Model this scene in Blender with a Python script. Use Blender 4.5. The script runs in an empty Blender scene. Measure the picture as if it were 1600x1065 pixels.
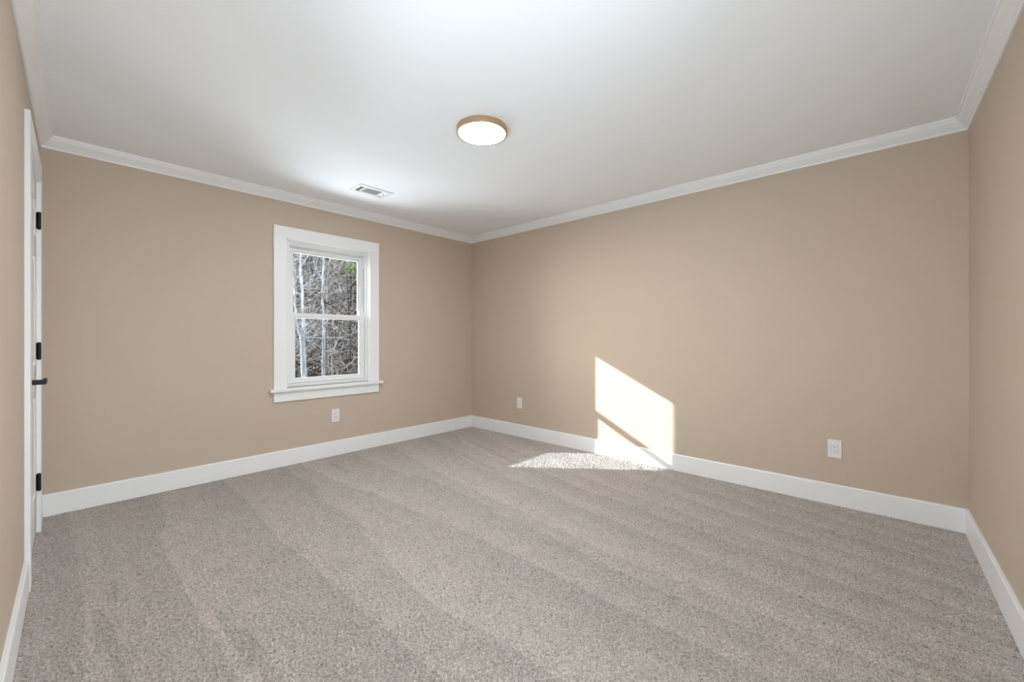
import bpy, bmesh, math, random
import numpy as np
from mathutils import Vector, Matrix

S = bpy.context.scene
COL = S.collection
random.seed(7)

# ------------------------------------------------------------------ camera
cam_data = bpy.data.cameras.new('camera')
cam_data.sensor_width = 36.0
cam_data.lens = 644.285 / 1600 * 36.0
cam_data.shift_y = -(532.5 - 527.27) / 1600
cam_data.clip_start = 0.02
cam_data.clip_end = 300
cam = bpy.data.objects.new('camera', cam_data)
cam.location = (3.9743, -3.5666, 1.1404)
cam.rotation_euler = (math.pi / 2, 0, 0.742078)
COL.objects.link(cam)
S.camera = cam

# ------------------------------------------------------------------ exposure, sky, sun
S.view_settings.view_transform = 'Standard'
S.view_settings.look = 'None'
S.view_settings.gamma = 1.0
S.view_settings.exposure = 0.29
S.view_settings.use_curve_mapping = False
try:
    S.cycles.use_denoising = True
    S.cycles.max_bounces = 14
    S.cycles.diffuse_bounces = 8
    S.cycles.transparent_max_bounces = 16
    S.cycles.sample_clamp_indirect = 6.0
except Exception:
    pass

SUN_DIR = Vector((1.273, 1.0, -0.640)).normalized()      # the way the sunlight travels
world = bpy.data.worlds.new('sky')
S.world = world
world.use_nodes = True
wn = world.node_tree
wn.nodes.clear()
w_out = wn.nodes.new('ShaderNodeOutputWorld')
w_bg = wn.nodes.new('ShaderNodeBackground')
w_sky = wn.nodes.new('ShaderNodeTexSky')
w_sky.sky_type = 'NISHITA'
w_sky.sun_disc = False
w_sky.sun_elevation = math.radians(21.5)
w_sky.sun_rotation = math.atan2(-SUN_DIR.x, -SUN_DIR.y)
w_bg.inputs['Strength'].default_value = 0.54
w_hs = wn.nodes.new('ShaderNodeHueSaturation')
w_hs.inputs['Saturation'].default_value = 0.5
wn.links.new(w_sky.outputs[0], w_hs.inputs['Color'])
wn.links.new(w_hs.outputs[0], w_bg.inputs['Color'])
wn.links.new(w_bg.outputs[0], w_out.inputs['Surface'])

sun_data = bpy.data.lights.new('sun', 'SUN')
sun_data.energy = 7.6
sun_data.angle = math.radians(0.55)
sun_data.color = (0.86, 0.93, 1.0)
sun = bpy.data.objects.new('sun', sun_data)
sun.rotation_euler = SUN_DIR.to_track_quat('-Z', 'Y').to_euler()
sun.location = (-20, -16, 12)
COL.objects.link(sun)

# added area light in the unseen hall, filling the room through the doorway
hall_data = bpy.data.lights.new('hall_fill_light', 'AREA')
hall_data.shape = 'RECTANGLE'
hall_data.size = 1.5
hall_data.size_y = 0.8
hall_data.energy = 68.0
hall_data.color = (0.80, 0.915, 1.0)
hall = bpy.data.objects.new('hall_fill_light', hall_data)
hall.location = (5.55, -3.10, 0.45)
hall.rotation_euler = Vector((-0.85, 0.0, 0.53)).to_track_quat('-Z', 'Y').to_euler()
COL.objects.link(hall)

# added fill light outside the made-up window in the door wall
south_data = bpy.data.lights.new('south_fill_light', 'AREA')
south_data.shape = 'RECTANGLE'
south_data.size = 0.95
south_data.size_y = 0.9
south_data.energy = 66.0
south_data.color = (0.80, 0.915, 1.0)
south = bpy.data.objects.new('south_fill_light', south_data)
south.location = (3.20, -4.35, 0.62)
south.rotation_euler = Vector((0.22, 0.80, 0.56)).to_track_quat('-Z', 'Y').to_euler()
COL.objects.link(south)

# added upward fill light outside the near window, brightening the ceiling
west_data = bpy.data.lights.new('west_fill_light', 'AREA')
west_data.shape = 'RECTANGLE'
west_data.size = 3.4
west_data.size_y = 2.4
west_data.energy = 330.0
west_data.color = (0.86, 0.94, 1.0)
west = bpy.data.objects.new('west_fill_light', west_data)
west.location = (-1.65, -1.82, -0.05)
west.rotation_euler = Vector((0.22, 0.0, 0.97)).to_track_quat('-Z', 'Y').to_euler()
COL.objects.link(west)

# ------------------------------------------------------------------ materials
def material(name, color, rough=0.6, metal=0.0, bump=None, bump_strength=0.1, spec=0.5, vary=None, coat=0.0):
    m = bpy.data.materials.new(name)
    m.use_nodes = True
    nt = m.node_tree
    b = nt.nodes['Principled BSDF']
    b.inputs['Base Color'].default_value = (*color, 1)
    b.inputs['Roughness'].default_value = rough
    b.inputs['Metallic'].default_value = metal
    b.inputs['Specular IOR Level'].default_value = spec
    b.inputs['Coat Weight'].default_value = coat
    tc = nt.nodes.new('ShaderNodeTexCoord')
    if bump:
        n = nt.nodes.new('ShaderNodeTexNoise')
        n.inputs['Scale'].default_value = bump
        n.inputs['Detail'].default_value = 4
        nt.links.new(tc.outputs['Object'], n.inputs['Vector'])
        bn = nt.nodes.new('ShaderNodeBump')
        bn.inputs['Strength'].default_value = bump_strength
        bn.inputs['Distance'].default_value = 0.002
        nt.links.new(n.outputs['Fac'], bn.inputs['Height'])
        nt.links.new(bn.outputs['Normal'], b.inputs['Normal'])
    if vary:
        scale, amount = vary
        n2 = nt.nodes.new('ShaderNodeTexNoise')
        n2.inputs['Scale'].default_value = scale
        n2.inputs['Detail'].default_value = 5
        nt.links.new(tc.outputs['Object'], n2.inputs['Vector'])
        r = nt.nodes.new('ShaderNodeValToRGB')
        lo = [max(0, c * (1 - amount)) for c in color]
        hi = [min(1, c * (1 + amount)) for c in color]
        r.color_ramp.elements[0].position = 0.3
        r.color_ramp.elements[1].position = 0.7
        r.color_ramp.elements[0].color = (*lo, 1)
        r.color_ramp.elements[1].color = (*hi, 1)
        nt.links.new(n2.outputs['Fac'], r.inputs['Fac'])
        nt.links.new(r.outputs['Color'], b.inputs['Base Color'])
    return m

M_WALL = material('tan wall paint', (0.560, 0.466, 0.374), 0.55, bump=420, bump_strength=0.06, spec=0.35)
M_CEIL = material('flat white ceiling paint', (0.89, 0.918, 0.95), 0.8, bump=300, bump_strength=0.05, spec=0.2)
M_TRIM = material('white semi-gloss trim paint', (0.87, 0.875, 0.88), 0.35, bump=90, bump_strength=0.02)
M_DOOR = material('white door paint', (0.83, 0.835, 0.84), 0.38, bump=60, bump_strength=0.02)
M_VINYL = material('white vinyl', (0.82, 0.825, 0.83), 0.4, bump=60, bump_strength=0.01)
M_BLACK = material('matte black metal', (0.012, 0.012, 0.012), 0.5, 0.0, bump=200, bump_strength=0.03, spec=0.3)
M_BRASS = material('brushed gold metal', (0.56, 0.40, 0.26), 0.45, 0.8, bump=150, bump_strength=0.03)
M_PLATE = material('white plastic', (0.82, 0.80, 0.78), 0.35, bump=80, bump_strength=0.01)
M_SLOT = material('dark slot', (0.05, 0.045, 0.04), 0.7, bump=80, bump_strength=0.01)
M_SCREW = material('painted screw', (0.66, 0.65, 0.64), 0.4, 0.2, bump=80, bump_strength=0.01)
M_DUCT = material('dull galvanised duct', (0.20, 0.205, 0.21), 0.7, 0.3, bump=60, bump_strength=0.05)
M_LOUVER = material('white enamelled louver', (0.80, 0.81, 0.82), 0.45, bump=60, bump_strength=0.01)
M_GASKET = material('grey glazing gasket', (0.42, 0.42, 0.42), 0.7, bump=60, bump_strength=0.01)
M_SIDING = material('outer wall siding', (0.55, 0.53, 0.50), 0.7, bump=40, bump_strength=0.1)
M_HALL = material('added hall paint', (0.80, 0.79, 0.77), 0.6, bump=300, bump_strength=0.05)

def emit_material(name, color, strength):
    m = bpy.data.materials.new(name)
    m.use_nodes = True
    b = m.node_tree.nodes['Principled BSDF']
    b.inputs['Base Color'].default_value = (0.9, 0.9, 0.88, 1)
    b.inputs['Emission Color'].default_value = (*color, 1)
    b.inputs['Emission Strength'].default_value = strength
    return m
M_LAMP = emit_material('lit opal diffuser', (0.93, 0.97, 1.0), 130.0)

def glass_material():
    m = bpy.data.materials.new('clear window glass')
    m.use_nodes = True
    nt = m.node_tree
    nt.nodes.clear()
    o = nt.nodes.new('ShaderNodeOutputMaterial')
    mix = nt.nodes.new('ShaderNodeMixShader')
    tr = nt.nodes.new('ShaderNodeBsdfTransparent')
    tr.inputs['Color'].default_value = (0.985, 0.992, 0.99, 1)
    gl = nt.nodes.new('ShaderNodeBsdfGlossy')
    gl.inputs['Roughness'].default_value = 0.02
    fr = nt.nodes.new('ShaderNodeFresnel')
    fr.inputs['IOR'].default_value = 1.2
    nt.links.new(fr.outputs[0], mix.inputs['Fac'])
    nt.links.new(tr.outputs[0], mix.inputs[1])
    nt.links.new(gl.outputs[0], mix.inputs[2])
    nt.links.new(mix.outputs[0], o.inputs['Surface'])
    return m
M_GLASS = glass_material()

def carpet_material():
    m = bpy.data.materials.new('taupe cut pile carpet')
    m.use_nodes = True
    nt = m.node_tree
    L = nt.links.new
    b = nt.nodes['Principled BSDF']
    b.inputs['Roughness'].default_value = 0.95
    b.inputs['Specular IOR Level'].default_value = 0.1
    b.inputs['Sheen Weight'].default_value = 0.5
    b.inputs['Sheen Roughness'].default_value = 0.6
    tc = nt.nodes.new('ShaderNodeTexCoord')
    # flecked yarn
    n1 = nt.nodes.new('ShaderNodeTexNoise')
    n1.inputs['Scale'].default_value = 190
    n1.inputs['Detail'].default_value = 3
    n1.inputs['Distortion'].default_value = 1.2
    L(tc.outputs['Object'], n1.inputs['Vector'])
    r1 = nt.nodes.new('ShaderNodeValToRGB')
    e = r1.color_ramp.elements
    e[0].position, e[1].position = 0.34, 0.68
    e[0].color = (0.185, 0.157, 0.136, 1)
    e[1].color = (0.65, 0.578, 0.512, 1)
    L(n1.outputs['Fac'], r1.inputs['Fac'])
    # nap laid over by the vacuum cleaner: bands that fan out from the window side
    sep = nt.nodes.new('ShaderNodeSeparateXYZ')
    L(tc.outputs['Object'], sep.inputs[0])
    def math_node(op, a, bb):
        n = nt.nodes.new('ShaderNodeMath'); n.operation = op
        for i, v in enumerate((a, bb)):
            if isinstance(v, (int, float)): n.inputs[i].default_value = v
            else: L(v, n.inputs[i])
        return n.outputs[0]
    x, y = sep.outputs[0], sep.outputs[1]
    g = math_node('MAXIMUM', math_node('MULTIPLY', math_node('ADD', y, 2.0), 0.22), 0.0)
    t = math_node('ADD', y, math_node('MULTIPLY', g, math_node('SUBTRACT', x, 0.5)))
    comb = nt.nodes.new('ShaderNodeCombineXYZ')
    L(math_node('MULTIPLY', x, 0.22), comb.inputs[0])
    L(math_node('MULTIPLY', t, 2.6), comb.inputs[1])
    n2 = nt.nodes.new('ShaderNodeTexNoise')
    n2.inputs['Scale'].default_value = 1.25
    n2.inputs['Detail'].default_value = 3.5
    n2.inputs['Roughness'].default_value = 0.55
    L(comb.outputs[0], n2.inputs['Vector'])
    r2 = nt.nodes.new('ShaderNodeMapRange')
    r2.inputs['From Min'].default_value = 0.36
    r2.inputs['From Max'].default_value = 0.64
    r2.inputs['To Min'].default_value = 0.92
    r2.inputs['To Max'].default_value = 1.09
    L(n2.outputs['Fac'], r2.inputs['Value'])
    n3 = nt.nodes.new('ShaderNodeTexNoise')
    n3.inputs['Scale'].default_value = 9
    n3.inputs['Detail'].default_value = 3
    L(tc.outputs['Object'], n3.inputs['Vector'])
    r3 = nt.nodes.new('ShaderNodeMapRange')
    r3.inputs['From Min'].default_value = 0.3
    r3.inputs['From Max'].default_value = 0.7
    r3.inputs['To Min'].default_value = 0.95
    r3.inputs['To Max'].default_value = 1.05
    L(n3.outputs['Fac'], r3.inputs['Value'])
    saw = math_node('FRACT', math_node('ADD', math_node('DIVIDE', math_node('ADD', t, 2.38), 0.37), math_node('MULTIPLY', math_node('SUBTRACT', n2.outputs['Fac'], 0.5), 2.6)), 0.0)
    lay = math_node('SUBTRACT', 1.09, math_node('MULTIPLY', saw, 0.17))
    k = math_node('MULTIPLY', math_node('MULTIPLY', r2.outputs[0], lay), r3.outputs[0])
    mul = nt.nodes.new('ShaderNodeVectorMath'); mul.operation = 'SCALE'
    L(r1.outputs['Color'], mul.inputs[0]); L(k, mul.inputs['Scale'])
    L(mul.outputs[0], b.inputs['Base Color'])
    n4 = nt.nodes.new('ShaderNodeTexNoise')
    n4.inputs['Scale'].default_value = 330
    n4.inputs['Detail'].default_value = 2
    L(tc.outputs['Object'], n4.inputs['Vector'])
    bn = nt.nodes.new('ShaderNodeBump')
    bn.inputs['Strength'].default_value = 0.7
    bn.inputs['Distance'].default_value = 0.003
    L(n4.outputs['Fac'], bn.inputs['Height'])
    L(bn.outputs['Normal'], b.inputs['Normal'])
    return m
M_CARPET = carpet_material()

def bark_material(name, a, bcol, scale):
    m = bpy.data.materials.new(name)
    m.use_nodes = True
    nt = m.node_tree
    b = nt.nodes['Principled BSDF']
    b.inputs['Roughness'].default_value = 0.85
    b.inputs['Specular IOR Level'].default_value = 0.2
    tc = nt.nodes.new('ShaderNodeTexCoord')
    mp = nt.nodes.new('ShaderNodeMapping')
    mp.inputs['Scale'].default_value = (1, 1, 0.35)
    n = nt.nodes.new('ShaderNodeTexNoise')
    n.inputs['Scale'].default_value = scale
    n.inputs['Detail'].default_value = 6
    r = nt.nodes.new('ShaderNodeValToRGB')
    r.color_ramp.elements[0].position = 0.35
    r.color_ramp.elements[1].position = 0.65
    r.color_ramp.elements[0].color = (*a, 1)
    r.color_ramp.elements[1].color = (*bcol, 1)
    bn = nt.nodes.new('ShaderNodeBump')
    bn.inputs['Strength'].default_value = 0.5
    bn.inputs['Distance'].default_value = 0.01
    nt.links.new(tc.outputs['Object'], mp.inputs['Vector'])
    nt.links.new(mp.outputs[0], n.inputs['Vector'])
    nt.links.new(n.outputs['Fac'], r.inputs['Fac'])
    nt.links.new(r.outputs[0], b.inputs['Base Color'])
    nt.links.new(n.outputs['Fac'], bn.inputs['Height'])
    nt.links.new(bn.outputs[0], b.inputs['Normal'])
    return m
M_BARK = bark_material('pale grey bark', (0.22, 0.225, 0.23), (0.56, 0.58, 0.60), 14)
M_BARK_TAN = bark_material('tan bark', (0.18, 0.16, 0.14), (0.42, 0.385, 0.335), 14)
M_TWIG = bark_material('dry grey twigs', (0.13, 0.12, 0.11), (0.68, 0.64, 0.60), 3.0)
M_TWIG_DARK = bark_material('dark wet twigs', (0.012, 0.011, 0.012), (0.07, 0.062, 0.06), 3.0)
M_LEAF = bark_material('fallen oak leaves', (0.09, 0.05, 0.026), (0.56, 0.43, 0.30), 2.5)
M_GREEN = bark_material('evergreen leaves', (0.16, 0.22, 0.09), (0.44, 0.52, 0.28), 6)
M_EARTH = bark_material('leaf strewn earth', (0.018, 0.017, 0.018), (0.11, 0.093, 0.082), 5.0)
M_YARD = bark_material('pale bounce ground', (0.70, 0.70, 0.70), (0.84, 0.84, 0.84), 6.0)  # unseen yard made pale so it bounces light up through the window

# ------------------------------------------------------------------ mesh helpers
class MB:
    def __init__(self):
        self.bm = bmesh.new()
    def hexa(self, pts):
        v = [self.bm.verts.new(p) for p in pts]
        for f in ((0,3,2,1),(4,5,6,7),(0,1,5,4),(1,2,6,5),(2,3,7,6),(3,0,4,7)):
            self.bm.faces.new([v[i] for i in f])
    def box(self, a, b, F=None):
        (x0,y0,z0),(x1,y1,z1) = a, b
        p = [(x0,y0,z0),(x1,y0,z0),(x1,y1,z0),(x0,y1,z0),(x0,y0,z1),(x1,y0,z1),(x1,y1,z1),(x0,y1,z1)]
        if F: p = [F(*q) for q in p]
        self.hexa(p)
    def frustum(self, a, b, inset, depth, axis_out, F=None):
        # raised panel: rectangle a-b in (s,z) at n0, tapering to a smaller rectangle at n0+depth
        (s0,z0),(s1,z1) = a, b
        n0 = axis_out
        p = [(s0,n0,z0),(s1,n0,z0),(s1,n0,z1),(s0,n0,z1)]
        i = inset
        q = [(s0+i,n0+depth,z0+i),(s1-i,n0+depth,z0+i),(s1-i,n0+depth,z1-i),(s0+i,n0+depth,z1-i)]
        pts = p + q
        if F: pts = [F(*u) for u in pts]
        self.hexa(pts)
    def tube(self, pts, radii, sides=6):
        pts = [Vector(p) for p in pts]
        rings = []
        prev = None
        for i, p in enumerate(pts):
            d = (pts[min(i+1, len(pts)-1)] - pts[max(i-1, 0)])
            if d.length < 1e-9: d = Vector((0,0,1))
            d.normalize()
            ref = Vector((0,0,1)) if abs(d.z) < 0.9 else Vector((1,0,0))
            if prev is not None:
                u = prev - d * prev.dot(d)
                u = u.normalized() if u.length > 1e-4 else d.cross(ref).normalized()
            else:
                u = d.cross(ref).normalized()
            w = d.cross(u)
            prev = u
            r = radii[i] if hasattr(radii, '__len__') else radii
            rings.append([self.bm.verts.new(p + (u*math.cos(2*math.pi*k/sides) + w*math.sin(2*math.pi*k/sides))*r) for k in range(sides)])
        for a, b in zip(rings, rings[1:]):
            for k in range(sides):
                self.bm.faces.new((a[k], a[(k+1) % sides], b[(k+1) % sides], b[k]))
        if sides > 2:
            self.bm.faces.new(list(reversed(rings[0])))
            self.bm.faces.new(rings[-1])
    def lathe(self, prof, center, sides=96):
        # prof: (radius, z) pairs around a vertical axis; open at neither end when radius is 0
        c = Vector(center)
        rings = []
        for r, z in prof:
            if r < 1e-6:
                rings.append([self.bm.verts.new(c + Vector((0,0,z)))])
            else:
                rings.append([self.bm.verts.new(c + Vector((r*math.cos(2*math.pi*k/sides), r*math.sin(2*math.pi*k/sides), z))) for k in range(sides)])
        for a, b in zip(rings, rings[1:]):
            for k in range(sides):
                k2 = (k+1) % sides
                if len(a) == 1 and len(b) == 1: continue
                if len(a) == 1: self.bm.faces.new((a[0], b[k2], b[k]))
                elif len(b) == 1: self.bm.faces.new((a[k], a[k2], b[0]))
                else: self.bm.faces.new((a[k], a[k2], b[k2], b[k]))
    def sweep(self, A, B):
        # closed profile loops A and B (same count) joined, with caps
        a = [self.bm.verts.new(p) for p in A]
        b = [self.bm.verts.new(p) for p in B]
        n = len(a)
        for k in range(n):
            self.bm.faces.new((a[k], a[(k+1) % n], b[(k+1) % n], b[k]))
        self.bm.faces.new(list(reversed(a)))
        self.bm.faces.new(b)
    def build(self, name, mat, parent=None, bevel=0.0, segments=2, smooth=False):
        bmesh.ops.recalc_face_normals(self.bm, faces=self.bm.faces)
        me = bpy.data.meshes.new(name)
        self.bm.to_mesh(me)
        self.bm.free()
        me.materials.append(mat)
        if smooth:
            me.polygons.foreach_set('use_smooth', [True]*len(me.polygons))
        o = bpy.data.objects.new(name, me)
        COL.objects.link(o)
        if parent:
            o.parent = parent
            root = parent
            while root.parent: root = root.parent
            me.transform(Matrix.Translation(-root.location))
        if bevel > 0:
            bv = o.modifiers.new('edge', 'BEVEL')
            bv.width = bevel; bv.segments = segments; bv.limit_method = 'ANGLE'; bv.angle_limit = math.radians(40)
            bv.harden_normals = False
        if smooth:
            try:
                wn_ = o.modifiers.new('shade', 'WEIGHTED_NORMAL'); wn_.keep_sharp = True
            except Exception:
                pass
        return o

def tag(o, label=None, cat=None, group=None, kind=None):
    if label: o['label'] = label
    if cat: o['category'] = cat
    if group: o['group'] = group
    if kind: o['kind'] = kind
    return o

def thing(name, loc, label, cat, group=None, kind=None):
    o = bpy.data.objects.new(name, None)
    o.empty_display_size = 0.05
    o.location = loc
    COL.objects.link(o)
    return tag(o, label, cat, group, kind)

# ------------------------------------------------------------------ room shell
H = 2.425
NW = Vector((0, 0)); NE = Vector((4.312, 0))
KE, KS = 0.020, 0.016            # the side walls are a degree out of square
ys = -3.664
SEx = (4.312 + KE*3.664) / (1 - KE*KS)
SE = Vector((SEx, ys - KS*SEx)); SW = Vector((0, ys))
T = 0.15
def frame(P, Q):
    d = (Q - P).normalized()
    n = Vector((-d.y, d.x))
    mid = Vector((2.1, -1.8))
    if (mid - P).dot(n) < 0: n = -n
    def F(s, nn, z): 
        p = P + d*s + n*nn
        return (p.x, p.y, z)
    F.length = (Q - P).length
    F.d, F.n = d, n
    return F
F_W = frame(SW, NW)      # s = distance from the south-west corner
F_N = frame(NW, NE)      # s = x
F_E = frame(NE, SE)      # s = about -y
F_S = frame(SW, SE)      # s = x

def wall(name, F, label, hole=None, mat=M_WALL, hole2=None):
    m = MB()
    z0, z1 = -0.12, H + 0.12
    a, b = -T, F.length + T
    if hole:
        s0, s1, h0, h1 = hole
        m.box((a,-T,z0),(s0,0,z1),F)
        if hole2:
            t0, t1, g0, g1 = hole2
            m.box((s1,-T,z0),(t0,0,z1),F); m.box((t1,-T,z0),(b,0,z1),F)
            m.box((t0,-T,z0),(t1,0,g0),F); m.box((t0,-T,g1),(t1,0,z1),F)
        else:
            m.box((s1,-T,z0),(b,0,z1),F)
        if h0 > 0: m.box((s0,-T,z0),(s1,0,h0),F)
        m.box((s0,-T,h1),(s1,0,z1),F)
    else:
        m.box((a,-T,z0),(b,0,z1),F)
    return tag(m.build(name, mat), label, 'wall', kind='structure')

def sW(y): return y - ys                      # window wall: s from world y
WIN = (-2.223, -1.417, 0.690, 2.030)
DOOR = (0.285, 1.025, 2.055)
WIN_ADDED = (2.80, 3.60, 0.690, 2.030)  # made-up window out of view, there to admit the south fill light
ADDED_DOORWAY = (2.62, 3.44, 2.04)  # made-up doorway out of view, opening onto the added hall
wall('wall_west', F_W, 'tan wall with the white framed window', (sW(WIN[0]), sW(WIN[1]), WIN[2], WIN[3]))
wall('wall_north', F_N, 'tan wall where the sunlight patch falls')
wall('wall_east', F_E, 'tan wall at the right edge of the photo', (ADDED_DOORWAY[0], ADDED_DOORWAY[1], 0, ADDED_DOORWAY[2]))
wall('wall_south', F_S, 'tan wall at the left edge holding the white door', (DOOR[0], DOOR[1], 0, DOOR[2]), hole2=WIN_ADDED)

# ceiling with the duct opening for the vent
V = (0.553, 0.676, -1.856, -1.603)
m = MB()
X0, X1, Y0, Y1 = -T, SEx + T, SE.y - T, T
m.box((X0,Y0,H),(V[0],Y1,H+0.12)); m.box((V[1],Y0,H),(X1,Y1,H+0.12))
m.box((V[0],Y0,H),(V[1],V[2],H+0.12)); m.box((V[0],V[3],H),(V[1],Y1,H+0.12))
tag(m.build('ceiling', M_CEIL), 'smooth flat white ceiling of the empty room', 'ceiling', kind='structure')

# carpeted floor: a grid whose pile is really raised and hollowed
def carpet():
    step = 0.0045
    fx = np.arange(-0.05, SEx + 0.08, step); fy = np.arange(SE.y - 0.05, 0.05, step)
    nx, ny = len(fx), len(fy)
    rng = np.random.default_rng(3)
    w = rng.standard_normal((ny, nx))
    W = np.fft.rfft2(w)
    ky = np.fft.fftfreq(ny, step)[:, None]; kx = np.fft.rfftfreq(nx, step)[None, :]
    k = np.sqrt(kx*kx + ky*ky)
    def band(c, s):
        q = np.fft.irfft2(W * np.exp(-((k - c)/s)**2), s=(ny, nx))
        return q / q.std()
    a = band(62, 24)
    b = band(30, 14)
    c = band(3.0, 2.0)
    z = 0.0026*np.clip(a, -2.2, 2.2) + 0.0012*np.clip(b, -2.5, 2.5) + 0.0007*np.clip(c, -2, 2)
    z -= 0.003
    gx, gy = np.meshgrid(fx, fy)
    gx = gx + rng.uniform(-1, 1, gx.shape)*step*0.25
    gy = gy + rng.uniform(-1, 1, gy.shape)*step*0.25
    co = np.stack([gx, gy, z], -1).reshape(-1, 3).astype(np.float32)
    idx = np.arange(nx*ny).reshape(ny, nx)
    q = np.stack([idx[:-1,:-1], idx[:-1,1:], idx[1:,1:], idx[1:,:-1]], -1).reshape(-1, 4)
    me = bpy.data.meshes.new('floor')
    me.vertices.add(len(co)); me.vertices.foreach_set('co', co.ravel())
    me.loops.add(q.size); me.loops.foreach_set('vertex_index', q.ravel().astype(np.int32))
    me.polygons.add(len(q))
    me.polygons.foreach_set('loop_start', (np.arange(len(q))*4).astype(np.int32))
    me.polygons.foreach_set('loop_total', np.full(len(q), 4, dtype=np.int32))
    me.polygons.foreach_set('use_smooth', np.ones(len(q), dtype=bool))
    me.update(calc_edges=True)
    me.materials.append(M_CARPET)
    o = bpy.data.objects.new('floor', me)
    COL.objects.link(o)
    tag(o, 'taupe cut pile carpet with vacuum marks over the whole floor', 'carpet', kind='structure')
carpet()

# baseboards
def offset_corner(Fa, Fb, d):
    # where the two wall lines, each moved d into the room, meet
    pa = Vector(Fa(0, d, 0)[:2]); da = Fa.d
    pb = Vector(Fb(0, d, 0)[:2]); db = Fb.d
    den = da.x*db.y - da.y*db.x
    t = ((pb.x-pa.x)*db.y - (pb.y-pa.y)*db.x) / den
    return pa + da*t
BB = [(0,0.0),(0.015,0.0),(0.015,0.132),(0.0135,0.1375),(0.011,0.141),(0,0.141)]
CR = [(0,H-0.075),(0.007,H-0.075),(0.009,H-0.069),(0.009,H-0.062),(0.016,H-0.057),(0.022,H-0.050),(0.032,H-0.040),
      (0.041,H-0.031),(0.047,H-0.022),(0.049,H-0.014),(0.056,H-0.012),(0.058,H-0.006),(0.058,H),(0,H)]
def run(name, F, prof, prev=None, nxt=None, s0=None, s1=None, label='', cat='trim'):
    A, B = [], []
    for d, z in prof:
        if prev: p = offset_corner(prev, F, d); A.append((p.x, p.y, z))
        else: A.append(F(s0, d, z))
        if nxt: p = offset_corner(F, nxt, d); B.append((p.x, p.y, z))
        else: B.append(F(s1, d, z))
    m = MB(); m.sweep(A, B)
    return tag(m.build(name, M_TRIM), label, cat, kind='structure')
run('baseboard_west', F_W, BB, F_S, F_N, label='white baseboard under the window wall', cat='baseboard')
run('baseboard_north', F_N, BB, F_W, F_E, label='white baseboard crossed by the sunlight patch', cat='baseboard')
run('baseboard_east', F_E, BB, F_N, None, s1=ADDED_DOORWAY[0]-0.10, label='white baseboard running out at the right edge', cat='baseboard')
run('baseboard_south', F_S, BB, None, F_E, s0=DOOR[1]+0.092, label='white baseboard at the lower left edge before the door', cat='baseboard')
run('baseboard_corner', F_S, BB, F_W, None, s1=DOOR[0]-0.092, label='short white baseboard between the door casing and the window wall', cat='baseboard')
run('trim_1', F_W, CR, F_S, F_N, label='white crown molding above the window wall', cat='crown molding')
run('trim_2', F_N, CR, F_W, F_E, label='white crown molding above the sunlit long wall', cat='crown molding')
run('trim_3', F_E, CR, F_N, F_S, label='white crown molding at the top right edge', cat='crown molding')
run('trim_4', F_S, CR, F_W, F_E, label='white crown molding at the top left edge above the door', cat='crown molding')

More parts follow.
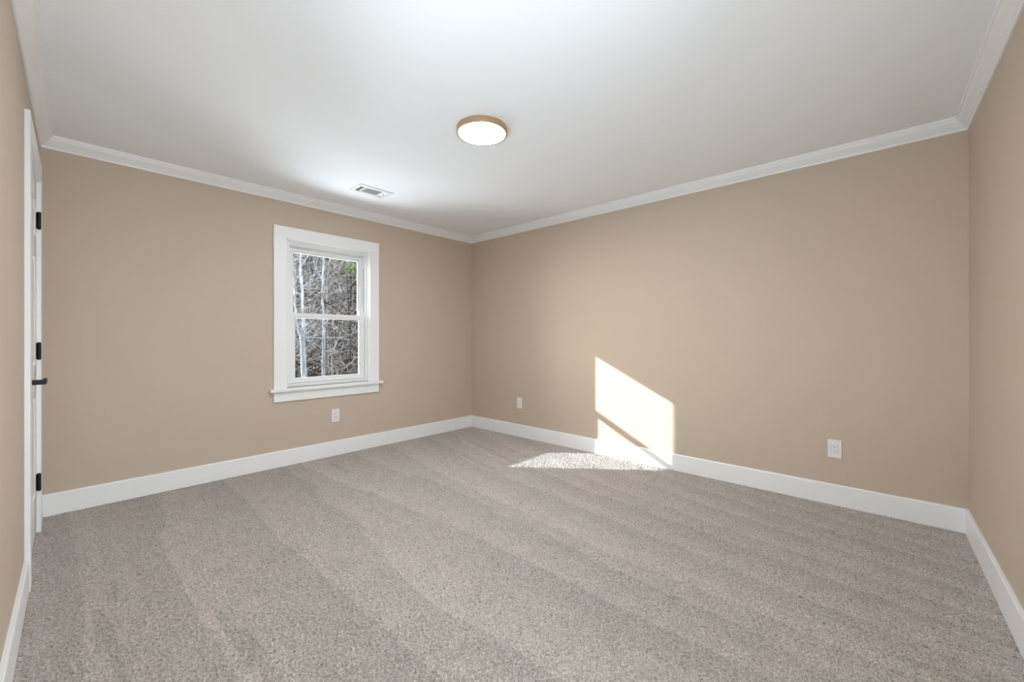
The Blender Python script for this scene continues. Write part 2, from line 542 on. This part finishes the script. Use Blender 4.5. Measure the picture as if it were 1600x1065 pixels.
# ------------------------------------------------------------------ the window
def window():
    w = thing('window_1', (0, -1.82, WIN[2]), 'white double-hung window with flat casing, looking out on bare woods', 'window', kind='structure')
    y0, y1, z0, z1 = WIN
    e = 0.004
    m = MB()      # flat board casing, butt joined
    for (ya, yb) in ((y0-0.098, y0+e), (y1-e, y1+0.098)):
        m.box((0.0, ya, z0), (0.019, yb, z1-e))
    m.build('side_casing', M_TRIM, w, 0.0012)
    m = MB(); m.box((0, y0-0.098, z1-e), (0.019, y1+0.098, z1+0.098)); m.build('head_casing', M_TRIM, w, 0.0012)
    m = MB()
    m.box((0.0, y0-0.132, z0-0.026), (0.052, y1+0.132, z0)); m.box((-0.040, y0, z0-0.026), (0.0, y1, z0))
    m.build('stool', M_TRIM, w, 0.003)
    m = MB(); m.box((0, y0-0.098, 0.574), (0.017, y1+0.098, z0-0.026)); m.build('apron', M_TRIM, w, 0.0015)
    # jamb boards lining the opening
    m = MB()
    m.box((-T-0.01, y0, z0), (-0.0005, y0+0.012, z1)); m.box((-T-0.01, y1-0.012, z0), (-0.0005, y1, z1))
    m.box((-T-0.01, y0+0.012, z1-0.012), (-0.0005, y1-0.012, z1)); m.box((-T-0.01, y0+0.012, z0-0.012), (-0.041, y1-0.012, z0-0.006))
    m.build('jamb', M_TRIM, w, 0.001)
    # vinyl frame
    m = MB()
    fa, fb, fz0, fz1 = y0+0.012, y1-0.012, z0-0.006, z1-0.012
    m.box((-0.125,fa,fz0),(-0.030,fa+0.033,fz1)); m.box((-0.125,fb-0.016,fz0),(-0.030,fb,fz1))
    m.box((-0.125,fa+0.033,fz1-0.018),(-0.030,fb-0.016,fz1)); m.box((-0.124,fa+0.033,fz1-0.046),(-0.086,fb-0.016,fz1-0.018)); m.box((-0.125,fa+0.033,fz0),(-0.030,fb-0.016,fz0+0.039))
    # parting stops between the sash tracks, and outer stop
    for x in (-0.084, -0.122):
        m.box((x,fa+0.033,fz0+0.028),(x+0.008,fa+0.040,fz1-0.018)); m.box((x,fb-0.028,fz0+0.028),(x+0.008,fb-0.016,fz1-0.018))
    m.box((-0.05,fa+0.016,fz1-0.034),(-0.040,fb-0.016,fz1-0.018)); m.box((-0.123,fa+0.016,fz1-0.060),(-0.116,fb-0.016,fz1-0.0465)); m.box((-0.100,fa+0.033,fz0+0.0385),(-0.082,fb-0.016,fz0+0.055))
    m.build('window_frame', M_VINYL, w, 0.0012)
    def sash(name, xf, ya, yb, za, zb, stile, bot, top, depth=0.030):
        m = MB()
        m.box((xf-depth,ya,za),(xf,ya+stile,zb)); m.box((xf-depth,yb-stile,za),(xf,yb,zb))
        m.box((xf-depth,ya+stile,za),(xf,yb-stile,za+bot)); m.box((xf-depth,ya+stile,zb-top),(xf,yb-stile,zb))
        # sloped glazing bead round the pane
        g = 0.010
        iy0, iy1, iz0, iz1 = ya+stile, yb-stile, za+bot, zb-top
        gx = xf - 0.006
        m.box((gx-0.016,iy0,iz0),(gx,iy0+g,iz1)); m.box((gx-0.016,iy1-g,iz0),(gx,iy1,iz1))
        m.box((gx-0.016,iy0+g,iz0),(gx,iy1-g,iz0+g)); m.box((gx-0.016,iy0+g,iz1-g),(gx,iy1-g,iz1))
        s = m.build(name, M_VINYL, w, 0.0015)
        m = MB(); m.box((xf-0.019,iy0,iz0),(xf-0.015,iy1,iz1))
        p = m.build('glass_pane', M_GLASS, s)
        return s
    upper = sash('upper_sash', -0.088, -2.1755, -1.4465, 1.330, 1.9695, 0.042, 0.030, 0.034, 0.026)
    lower = sash('lower_sash', -0.050, -2.1755, -1.4465, 0.7255, 1.368, 0.046, 0.034, 0.040, 0.030)
    # tilt latches and lock on the meeting rail
    for y in (-2.13, -1.485):
        m = MB(); m.box((-0.070,y-0.020,1.368),(-0.054,y+0.020,1.372)); m.build('tilt_latch', M_VINYL, lower, 0.001)
    # small screw plugs and lift lip along the bottom of the frame
    for y in (-2.03, -1.585):
        m = MB(); m.box((-0.030,y-0.004,z0+0.008),(-0.0285,y+0.004,z0+0.015)); m.build('screw_plug', M_SCREW, w)
    m = MB(); m.box((-0.050,-1.98,0.7255),(-0.044,-1.86,0.7295)); m.build('lift_lip', M_VINYL, lower, 0.001)
    # dark sash track slots in the right jamb of the frame
    m = MB(); m.box((-0.062,fb-0.0175,1.40),(-0.054,fb-0.0158,1.86)); m.build('balance_track', M_GASKET, w)
window()

def added_window():  # unseen window added as an opening for the south fill light
    F = F_S
    s0, s1, z0, z1 = WIN_ADDED
    w = thing('window_added', F((s0+s1)/2, 0, z0), 'made-up white window in the door wall beside the camera, added to let light in', 'window', kind='structure')
    m = MB()
    m.box((s0-0.098,0,z0),(s0,0.019,z1),F); m.box((s1,0,z0),(s1+0.098,0.019,z1),F); m.box((s0-0.098,0,z1),(s1+0.098,0.019,z1+0.098),F)
    m.box((s0-0.098,0,z0-0.116),(s1+0.098,0.017,z0-0.026),F)
    m.build('casing', M_TRIM, w, 0.001)
    m = MB(); m.box((s0-0.13,-0.04,z0-0.026),(s1+0.13,0.052,z0),F); m.build('stool', M_TRIM, w, 0.003)
    def ring(m, n0, n1, a, b, c, d, k):
        m.box((a,n0,c),(a+k,n1,d),F); m.box((b-k,n0,c),(b,n1,d),F); m.box((a,n0,c),(b,n1,c+k),F); m.box((a,n0,d-k),(b,n1,d),F)
    m = MB(); ring(m, -T-0.01, 0, s0, s1, z0-0.02, z1, 0.020); m.build('window_frame', M_VINYL, w, 0.001)
    zm = (z0+z1)/2
    for nm, n, c, d in (('upper_sash', -0.090, zm-0.02, z1-0.02), ('lower_sash', -0.050, z0, zm+0.02)):
        m = MB(); ring(m, n-0.03, n, s0+0.02, s1-0.02, c, d, 0.042); s_ = m.build(nm, M_VINYL, w, 0.001)
        m = MB(); m.box((s0+0.05,n-0.019,c+0.03),(s1-0.05,n-0.015,d-0.03),F); m.build('glass_pane', M_GLASS, s_)
added_window()

# ------------------------------------------------------------------ the door on the left
def door():
    F = F_S
    b = F((DOOR[0]+DOOR[1])/2, 0, 0)
    d = thing('door_1', b, 'white six-panel door with black hinges at the left edge', 'door', kind='structure')
    s0, s1, zt = DOOR
    m = MB()
    for a, c in ((s0-0.092, s0+0.001), (s1-0.001, s1+0.092)):
        m.box((a,0,-0.01),(c,0.018,zt),F)
    m.build('side_casing', M_TRIM, d, 0.0012)
    m = MB(); m.box((s0-0.092,0,zt-0.001),(s1+0.092,0.018,zt+0.112),F); m.build('head_casing', M_TRIM, d, 0.0012)
    m = MB()
    j = 0.012
    m.box((s0,-T,-0.01),(s0+j,0,zt),F); m.box((s1-j,-T,-0.01),(s1,0,zt),F); m.box((s0,-T,zt-j),(s1,0,zt),F)
    m.build('jamb', M_TRIM, d, 0.001)
    # slab
    a, c, z0, z1 = s0+j+0.003, s1-j-0.003, 0.012, zt-j-0.003
    m = MB()
    m.box((a,-0.036,z0),(c,-0.010,z1),F)
    st = 0.105; mid = (a+c)/2
    rails = [(z0,0.235),(0.800,0.985),(1.600,1.715),(1.925,z1)]
    for u, v in ((a,a+st),(c-st,c),(mid-0.045,mid+0.045)): m.box((u,-0.036,z0),(v,-0.001,z1),F)
    for u, v in rails: m.box((a,-0.036,u),(c,-0.001,v),F)
    for k in range(3):
        for (u, v) in ((a+st, mid-0.045), (mid+0.045, c-st)):
            m.frustum((u+0.010, rails[k][1]+0.010), (v-0.010, rails[k+1][0]-0.010), 0.022, 0.0075, -0.0101, F)
    leaf = m.build('door_leaf', M_DOOR, d, 0.0015)
    # hinges
    for zc in (1.825, 1.062, 0.295):
        m = MB()
        hs = s0 + j + 0.001
        m.tube([F(hs,0.0105,zc-0.047), F(hs,0.0105,zc+0.047)], 0.0085, 16)
        m.tube([F(hs,0.0105,zc-0.051), F(hs,0.0105,zc-0.047)], [0.005,0.0085], 16)
        m.tube([F(hs,0.0105,zc+0.047), F(hs,0.0105,zc+0.051)], [0.0085,0.005], 16)
        m.box((hs-0.012,-0.002,zc-0.047),(hs+0.016,0.0015,zc+0.047),F)
        m.build('hinge', M_BLACK, d, 0.0008)
    # lever handle
    hz, hs = 0.925, c-0.065
    m = MB()
    m.box((hs-0.032,-0.001,hz-0.032),(hs+0.032,0.008,hz+0.032),F)
    h = m.build('handle_rose', M_BLACK, d, 0.002)
    m = MB()
    m.box((hs-0.012,0.006,hz-0.0115),(hs+0.013,0.050,hz+0.0115),F)
    m.box((hs-0.115,0.046,hz-0.0115),(hs+0.013,0.060,hz+0.0115),F)
    m.build('lever', M_BLACK, h, 0.002)
door()

# ------------------------------------------------------------------ ceiling light
def ceiling_light():
    c = (2.125, -1.823, H)
    t = thing('ceiling_light', c, 'round flush ceiling light with gold rim, lit white', 'ceiling light')
    m = MB()
    m.lathe([(0.0,0.0),(0.154,0.0),(0.1560,-0.002),(0.1560,-0.031),(0.1545,-0.0345),(0.1515,-0.0355),(0.1450,-0.0355),(0.1430,-0.0340),(0.1430,-0.012),(0,-0.012)], c, 128)
    m.build('rim', M_BRASS, t, smooth=True)
    m = MB()
    m.lathe([(0.0,-0.013),(0.1428,-0.013),(0.1428,-0.0335),(0.140,-0.0340),(0,-0.0342)], c, 128)
    m.build('diffuser', M_LAMP, t, smooth=True)
ceiling_light()

# ------------------------------------------------------------------ ceiling vent
def vent():
    cx_, cy_ = (V[0]+V[1])/2, (V[2]+V[3])/2
    t = thing('ceiling_vent', (cx_, cy_, H), 'white three-way air vent in the ceiling near the window', 'vent')
    x0, x1, y0, y1 = cx_-0.104, cx_+0.104, cy_-0.158, cy_+0.158
    z = H
    m = MB()
    def ring(xa, xb, ya, yb, xi0, xi1, yi0, yi1, za, zb):
        m.box((xa,ya,za),(xi0,yb,zb)); m.box((xi1,ya,za),(xb,yb,zb)); m.box((xi0,ya,za),(xi1,yi0,zb)); m.box((xi0,yi1,za),(xi1,yb,zb))
    ring(x0, x1, y0, y1, V[0], V[1], V[2], V[3], z-0.006, z)
    d1, d2 = -1.8095, -1.6500
    for d in (d1, d2): m.box((V[0], d-0.005, z-0.006), (V[1], d+0.005, z+0.012))
    m.build('vent_frame', M_LOUVER, t, 0.002)
    m = MB()     # sheet metal boot above
    za, zb = z+0.0, z+0.119
    g = 0.002
    m.box((V[0],V[2],zb-0.004),(V[1],V[3],zb)); m.box((V[0],V[2],z+0.004),(V[0]+g,V[3],zb)); m.box((V[1]-g,V[2],z+0.004),(V[1],V[3],zb))
    m.box((V[0],V[2],z+0.004),(V[1],V[2]+g,zb)); m.box((V[0],V[3]-g,z+0.004),(V[1],V[3],zb))
    m.build('duct_boot', M_DUCT, t)
    def slats(name, ya, yb, n, tilt, along):
        m = MB()
        if along == 'x':
            for k in range(n):
                y = ya + (k+0.5)*(yb-ya)/n
                dy = 0.5*0.017*math.cos(tilt); dz = 0.5*0.017*math.sin(tilt)
                m.hexa([(V[0],y-dy,z+0.004-dz),(V[1],y-dy,z+0.004-dz),(V[1],y+dy,z+0.004+dz),(V[0],y+dy,z+0.004+dz),
                        (V[0],y-dy,z+0.0052-dz),(V[1],y-dy,z+0.0052-dz),(V[1],y+dy,z+0.0052+dz),(V[0],y+dy,z+0.0052+dz)])
        else:
            for k in range(n):
                x = V[0] + (k+0.5)*(V[1]-V[0])/n
                dx = 0.5*0.017*math.cos(tilt); dz = 0.5*0.017*math.sin(tilt)
                m.hexa([(x-dx,ya,z+0.004-dz),(x+dx,ya,z+0.004+dz),(x+dx,yb,z+0.004+dz),(x-dx,yb,z+0.004-dz),
                        (x-dx,ya,z+0.0052-dz),(x+dx,ya,z+0.0052+dz),(x+dx,yb,z+0.0052+dz),(x-dx,yb,z+0.0052-dz)])
        m.build(name, M_LOUVER, t)
    slats('louver_bank', V[2], d1-0.005, 3, math.radians(50), 'x')
    slats('louver_bank', d1+0.005, d2-0.005, 9, math.radians(-42), 'y')
    slats('louver_bank', d2+0.005, V[3], 3, math.radians(-38), 'x')
    m = MB(); m.box((cx_-0.006, V[3]-0.020, z-0.014), (cx_+0.006, V[3]-0.012, z+0.004)); m.build('damper_lever', M_LOUVER, t, 0.001)
vent()

# ------------------------------------------------------------------ wall outlets
def outlet(F, s, z, label, src=None):
    base = F(s, 0, z)
    t = thing('wall_outlet', base, label, 'outlet', group='white outlets low on the walls')
    ang = math.atan2(F.d.y, F.d.x)
    if src is None:
        def G(a, n, zz): return (base[0] + F.d.x*a + F.n.x*n, base[1] + F.d.y*a + F.n.y*n, base[2] + zz)
        m = MB()
        m.box((-0.038,0,-0.0615),(0.038,0.0055,0.0615),G)
        m.build('cover_plate', M_PLATE, t, 0.0025, 3)
        m = MB(); m.box((-0.0168,0.003,-0.0335),(0.0168,0.0068,0.0335),G); r = m.build('receptacle', M_PLATE, t, 0.0008)
        for sx in (-1, 1):
            m = MB()
            m.box((sx*0.0178-0.0004,0.0052,-0.0345),(sx*0.0178+0.0004,0.0057,0.0345),G)
            m.build('seam', M_SLOT, t)
        for zc in (0.0165, -0.0165):
            m = MB()
            m.box((-0.0072,0.0066,zc+0.0005),(-0.0054,0.0070,zc+0.0085),G)
            m.box((0.0054,0.0066,zc+0.0015),(0.0072,0.0070,zc+0.0085),G)
            m.tube([G(0,0.0066,zc-0.0065),G(0,0.0070,zc-0.0065)],0.0027,12)
            m.build('socket_slots', M_SLOT, r)
        t['_angle'] = ang
    else:
        rot = Matrix.Rotation(ang - src['_angle'], 4, 'Z')
        t.rotation_euler = (0, 0, ang - src['_angle'])
        for ch in list(src.children):
            c = ch.copy(); COL.objects.link(c); c.parent = t
            for g in ch.children:
                k = g.copy(); COL.objects.link(k); k.parent = c
    return t
o1 = outlet(F_N, 3.696, 0.382, 'white wall outlet nearest the right corner of the room')
o2 = outlet(F_N, 0.824, 0.388, 'white wall outlet on the wall between room corner and sunlight patch', o1)
o3 = outlet(F_W, sW(-1.772), 0.386, 'white wall outlet under the window', o1)
for o in (o1, o2, o3):
    if '_angle' in o: del o['_angle']

# ------------------------------------------------------------------ unseen hall and open doorway, added to carry fill light into the room
def added_hall():
    F = F_E
    s0, s1, zt = ADDED_DOORWAY
    b = F((s0+s1)/2, 0, 0)
    d = thing('doorway_added', b, 'made-up open cased doorway beside the camera, added to let light in', 'doorway', kind='structure')
    for n0, n1 in ((0, 0.018), (-T-0.018, -T)):
        m = MB()
        m.box((s0-0.092,n0,-0.01),(s0,n1,zt),F); m.box((s1,n0,-0.01),(s1+0.092,n1,zt),F); m.box((s0-0.092,n0,zt),(s1+0.092,n1,zt+0.092),F)
        m.build('casing', M_TRIM, d, 0.001)
    m = MB(); j = 0.012
    m.box((s0,-T,-0.01),(s0+j,0,zt),F); m.box((s1-j,-T,-0.01),(s1,0,zt),F); m.box((s0,-T,zt-j),(s1,0,zt),F)
    m.build('jamb', M_TRIM, d)
    xa, xb, ya, yb = SEx + 0.12, 6.05, -4.3, -1.9
    m = MB(); m.box((4.30,ya,-0.12),(xb,yb,-0.006)); tag(m.build('floor_added_hall', M_CARPET), 'carpet of the added hall outside the doorway', 'carpet', kind='structure')
    m = MB(); m.box((xa+0.02,ya,H),(xb,yb,H+0.12)); tag(m.build('ceiling_added_hall', M_CEIL), 'white ceiling of the added hall outside the doorway', 'ceiling', kind='structure')
    m = MB(); m.box((xb,ya,-0.12),(xb+0.12,yb,H+0.12)); tag(m.build('wall_added_hall_east', M_HALL), 'far wall of the added hall outside the doorway', 'wall', kind='structure')
    m = MB(); m.box((xa-0.2,yb,-0.12),(xb+0.12,yb+0.12,H+0.12)); tag(m.build('wall_added_hall_north', M_HALL), 'north end wall of the added hall outside the doorway', 'wall', kind='structure')
    m = MB(); m.box((xa-0.2,ya-0.12,-0.12),(xb+0.12,ya,H+0.12)); tag(m.build('wall_added_hall_south', M_HALL), 'south end wall of the added hall outside the doorway', 'wall', kind='structure')
added_hall()

# ------------------------------------------------------------------ the woods outside the window
VD = Vector((-0.92, 0.39))
def ground_z(x, y):
    r = x*VD.x + y*VD.y
    return -0.9 + 0.46*max(0.0, r-5.6) + 0.10*math.sin(x*1.3+y*0.7) + 0.07*math.sin(y*2.1-x*0.6)
def hillside():
    bm = bmesh.new()
    nx, ny = 90, 90
    vs = [[None]*ny for _ in range(nx)]
    for i in range(nx):
        for j in range(ny):
            x = -3.6 - 30*(i/(nx-1))**1.3
            y = -14 + 34*j/(ny-1)
            vs[i][j] = bm.verts.new((x, y, ground_z(x, y) + random.uniform(-.04,.04)))
    for i in range(nx-1):
        for j in range(ny-1):
            bm.faces.new((vs[i][j], vs[i+1][j], vs[i+1][j+1], vs[i][j+1]))
    m = MB(); m.bm.free(); m.bm = bm
    tag(m.build('hillside', M_EARTH, smooth=True), 'dark leaf strewn hillside rising behind the trees', 'hillside', kind='structure')
hillside()
m = MB(); m.box((-3.75,-14,-1.25),(-T-0.02,20,-0.95)); tag(m.build('yard', M_YARD), 'unseen ground strip outside, made pale to bounce light up at the window', 'ground', kind='structure')

CP = Vector((3.9743, -3.5666, 1.1404))
def at(u, v, X):
    # the place in the woods seen in direction (u, v) through the window, at depth plane x = X
    f = 644.285; s, c = math.sin(0.742078), math.cos(0.742078)
    d = Vector((-s, c, 0)) + Vector((c, s, 0))*((u-800)/f) + Vector((0,0,1))*((527.27-v)/f)
    return CP + d*((X-CP.x)/d.x)

def grow(mb, p, d, r, length, depth, rng, bend=0.35, sides=5):
    pts, rad = [Vector(p)], [r]
    n = 5
    d = Vector(d).normalized()
    for i in range(n):
        d = (d + Vector((rng.uniform(-bend,bend), rng.uniform(-bend,bend), rng.uniform(-bend*.6,bend*.8)))).normalized()
        pts.append(pts[-1] + d*length/n)
        rad.append(max(0.0018, r*(1 - 0.8*(i+1)/n)))
        if depth > 0 and i >= 0:
            for _ in range(rng.choice((0,1,1,2))):
                dd = (d + Vector((rng.uniform(-1,1), rng.uniform(-1,1), rng.uniform(-.3,.9)))*0.9).normalized()
                grow(mb, pts[-1], dd, rad[-1]*0.6, length*rng.uniform(.4,.7), depth-1, rng, bend, max(3, sides-1))
    mb.tube(pts, rad, sides)

def tree(stems, label, seed, mat=M_BARK, branches=(), side_n=5, group=None, twig_mat=None):
    # stems: lists of (point, radius); branches: lists of points with start radius
    rng = random.Random(seed)
    b0 = stems[0][0][0]
    t = thing('bare_tree', (b0.x, b0.y, b0.z), label, 'tree', group)
    m = MB()
    for st in stems:
        pts, rad = [], []
        for (p, r), (q, r2) in zip(st, st[1:]):
            for k in range(6):
                f_ = k/6
                pts.append(p.lerp(q, f_) + Vector((rng.uniform(-1,1), rng.uniform(-1,1), 0))*r*0.16); rad.append((r*(1-f_)+r2*f_)*rng.uniform(.93,1.07))
        pts.append(st[-1][0]); rad.append(st[-1][1])
        m.tube(pts, rad, 12)
    m.build('trunk', mat, t, smooth=True)
    for (pts, r) in branches:
        m = MB()
        n = len(pts)
        m.tube(pts, [max(.003, r*(1-.75*i/(n-1))) for i in range(n)], 6)
        for i in range(1, n):
            grow(m, pts[i], (pts[i]-pts[i-1]), r*.4, .45, 1, rng)
        m.build('branch', mat, t)
    for st in stems:
        for _ in range(side_n):
            m = MB()
            i = rng.randrange(len(st)-1)
            f_ = rng.random()
            p = st[i][0].lerp(st[i+1][0], f_)
            a = rng.uniform(0, 2*math.pi)
            grow(m, p, (math.cos(a)*.9, math.sin(a)*.9, rng.uniform(.1,.9)), max(.006, st[i][1]*.28), rng.uniform(.6,1.3), 2, rng)
            m.build('branch', twig_mat or mat, t)
    return t

def down(p, extra=0.0):
    return Vector((p.x, p.y, ground_z(p.x, p.y) - 0.05 - extra))
# forked pale tree at the left of the window
X = -6.2
base = at(475.5, 600, X)
fork = at(472.5, 536, X)
tree([[(down(base),.075),(base,.064),(fork,.056),(at(474,500,X),.040),(at(472.5,455,X),.032),(at(470,420,X),.028),(at(470.5,380,X),.024),(at(471,330,X),.012)],
      [(fork,.045),(at(467,515,X-.05),.033),(at(462.5,490,X-.1),.026),(at(460,460,X-.1),.020),(at(457,420,X-.1),.012)],
      [(down(at(480,602,X+.1)),.032),(at(478,580,X),.028),(at(475,550,X),.024)]],
     'pale forked tree outside at the left side of the window', 11, M_BARK,
     [([at(471,415,X),at(478,405,X),at(484,396,X),at(490,384,X)],.016),
      ([at(474,532,X),at(466,529,X),at(459,527,X)],.012),
      ([at(472,448,X),at(480,443,X),at(487,436,X),at(494,438,X)],.014),
      ([at(473,462,X),at(464,456,X),at(458,450,X)],.012)], 5)
X = -7.0
tree([[(down(at(505,605,X)),.055),(at(505,590,X),.050),(at(506,540,X),.044),(at(505.5,500,X),.036),(at(504.5,470,X),.032),(at(505,430,X),.028),(at(507,395,X),.023),(at(508,350,X),.012)]],
     'straight pale slender tree outside in the middle of the window', 12, M_BARK,
     [([at(504.5,466,X),at(511,461,X),at(519,458,X),at(527,455,X)],.013),
      ([at(505,440,X),at(499,428,X),at(494,420,X)],.010),
      ([at(505.5,546,X),at(501,543,X),at(498,541,X)],.010)], 5)
X = -7.6
tree([[(down(at(513.5,600,X)),.030),(at(513,570,X),.026),(at(512.5,540,X),.022),(at(512,500,X),.021),(at(511.5,460,X),.019),(at(511.8,436,X),.017),(at(513.5,420,X),.013),(at(515,400,X),.008)]],
     'thin crooked tree outside just right of the middle trunk', 13, M_BARK_TAN,
     [([at(511.8,437,X),at(518,430,X),at(524,426,X),at(530,419,X),at(536,409,X),at(541,405,X)],.015),
      ([at(520,420,X),at(527,428,X),at(534,437,X),at(540,446,X)],.011),
      ([at(527,427,X),at(530,416,X),at(537,410,X)],.010),
      ([at(513,548,X),at(519,540,X),at(522,535,X)],.010),
      ([at(514,530,X),at(521,522,X),at(527,517,X)],.010)], 5)
X = -6.6
tree([[(down(at(520,600,X)),.024),(at(519,585,X),.022),(at(518,560,X),.019),(at(521,545,X),.015),(at(527,532,X),.011),(at(534,515,X),.008)]],
     'leaning tan sapling outside in the lower right pane', 14, M_BARK_TAN,
     [([at(521,546,X),at(516,552,X),at(514,558,X)],.010),([at(527,531,X),at(536,526,X),at(545,518,X)],.009)], 4)
tree([[(down(at(522,604,X)),.020),(at(527,578,X),.018),(at(541,573,X),.015),(at(549,566,X),.013),(at(556,558,X),.010),(at(562,552,X),.006)]],
     'low curving branchy sapling outside at the bottom right of the window', 15, M_BARK_TAN, [([at(549,566,X),at(555,571,X),at(558,566,X)],.008)], 3)
X = -10.5
tree([[(down(at(553,590,X)),.10),(at(554,540,X),.09),(at(556,490,X),.075),(at(555,440,X),.06),(at(557,380,X),.035)]],
     'dark tree trunk outside at the right edge of the window', 16, M_TWIG_DARK, [], 5)
X = -11.5
tree([[(down(at(489,590,X)),.07),(at(487,520,X),.06),(at(485.5,460,X),.05),(at(485,400,X),.035),(at(484,350,X),.02)]],
     'tan tree standing behind between the two pale trunks', 17, M_BARK_TAN, [], 7)
X = -12.5
tree([[(down(at(540,590,X)),.06),(at(537,530,X),.05),(at(533,470,X),.04),(at(527,400,X),.022),(at(524,360,X),.012)]],
     'grey leaning tree far back behind the thin crooked tree', 18, M_TWIG, [], 8)
X = -13
tree([[(down(at(463,590,X)),.07),(at(464,520,X),.06),(at(463,450,X),.045),(at(461,390,X),.03),(at(460,350,X),.015)]],
     'grey tree far back behind the forked tree', 19, M_TWIG, [], 7)

# tangled undergrowth and fallen leaves: nobody could count them
def undergrowth():
    rng = random.Random(5)
    m = MB()
    for mi, n, rr in ((0, 2700, (0.004, 0.011)), (1, 1150, (0.005, 0.015)), (2, 850, (0.004, 0.009))):
        nf = len(m.bm.faces)
        for _ in range(n):
            x = rng.uniform(-15.5, -6.8)
            u = rng.uniform(400, 630)
            p = at(u, 560, x)
            p = Vector((p.x, p.y, ground_z(p.x, p.y) + rng.uniform(0, 1) ** 1.4 * 3.0))
            L = rng.uniform(.35, 1.5)
            a = rng.uniform(0, 2*math.pi)
            d = Vector((math.cos(a), math.sin(a), rng.uniform(-.5, 1.4))).normalized()
            pts = [p]
            for k in range(6):
                d = (d + Vector((rng.uniform(-.5,.5), rng.uniform(-.5,.5), rng.uniform(-.45,.35)))).normalized()
                pts.append(pts[-1] + d*L/6)
            r = rng.uniform(*rr)
            m.tube(pts, [r*(1-.12*k) for k in range(7)], 3)
            if rng.random() < .6:
                k = rng.randrange(1, 5)
                d2 = (d + Vector((rng.uniform(-1,1), rng.uniform(-1,1), rng.uniform(-.5,1)))).normalized()
                q = [pts[k], pts[k] + d2*L*.2 + Vector((0,0,.03)), pts[k] + d2*L*.4]
                m.tube(q, [r*.7, r*.5, r*.3], 3)
        m.bm.faces.ensure_lookup_table()
        for f in m.bm.faces[nf:]: f.material_index = mi
    o = m.build('undergrowth', M_TWIG)
    o.data.materials.append(M_TWIG_DARK); o.data.materials.append(M_BARK_TAN)
    tag(o, 'tangled dry grey brush and vines filling the woods outside', 'undergrowth', kind='stuff')
    for name, mat, n, label, zr in (
        ('fallen_leaves', M_LEAF, 7000, 'dry brown and rust leaves caught in the brush outside', 2.4),):
        m = MB()
        for _ in range(n):
            x = rng.uniform(-15.5, -6.4)
            p = at(rng.uniform(400, 630), 560, x)
            z = ground_z(p.x, p.y) + (rng.uniform(0, .06) if rng.random() < .55 else rng.random()**1.5*zr)
            c = Vector((p.x, p.y, z))
            a = Vector((rng.uniform(-1,1), rng.uniform(-1,1), rng.uniform(-1,1))).normalized()
            b_ = a.cross(Vector((rng.uniform(-1,1), rng.uniform(-1,1), rng.uniform(-1,1)))).normalized()
            s = rng.uniform(.018, .05)
            nrm = a.cross(b_)
            v = [m.bm.verts.new(c + a*s), m.bm.verts.new(c + b_*s*.55 + nrm*s*.2), m.bm.verts.new(c - a*s*.9), m.bm.verts.new(c - b_*s*.55 + nrm*s*.2)]
            m.bm.faces.new((v[0], v[1], v[2])); m.bm.faces.new((v[0], v[2], v[3]))
        tag(m.build(name, mat), label, 'leaves', kind='stuff')
undergrowth()

def evergreen():
    rng = random.Random(21)
    c = at(548, 421, -8.0)
    t = thing('evergreen_bush', (c.x, c.y, ground_z(c.x, c.y)), 'small bright green bush outside at the upper right of the window', 'bush')
    m = MB()
    for _ in range(260):
        v = Vector((rng.gauss(0,1), rng.gauss(0,1), rng.gauss(0,1))).normalized()*rng.random()**.4*.19
        p = c + v
        a = Vector((rng.uniform(-1,1), rng.uniform(-1,1), rng.uniform(-.3,1))).normalized()
        b_ = a.cross(Vector((rng.uniform(-1,1), rng.uniform(-1,1), rng.uniform(-1,1)))).normalized()
        s = rng.uniform(.03,.06)
        q = [m.bm.verts.new(p - a*s), m.bm.verts.new(p + b_*s*.35), m.bm.verts.new(p + a*s), m.bm.verts.new(p - b_*s*.35)]
        m.bm.faces.new(q)
    m.build('foliage', M_GREEN, t)
    m = MB()
    g = Vector((c.x, c.y, ground_z(c.x, c.y)-.05))
    for _ in range(5):
        o_ = Vector((rng.uniform(-.2,.2), rng.uniform(-.2,.2), rng.uniform(-.1,.2)))
        m.tube([g, (g+c)/2 + o_*.3, c + o_], [.022,.014,.006], 6)
    m.build('stem', M_TWIG_DARK, t)
evergreen()
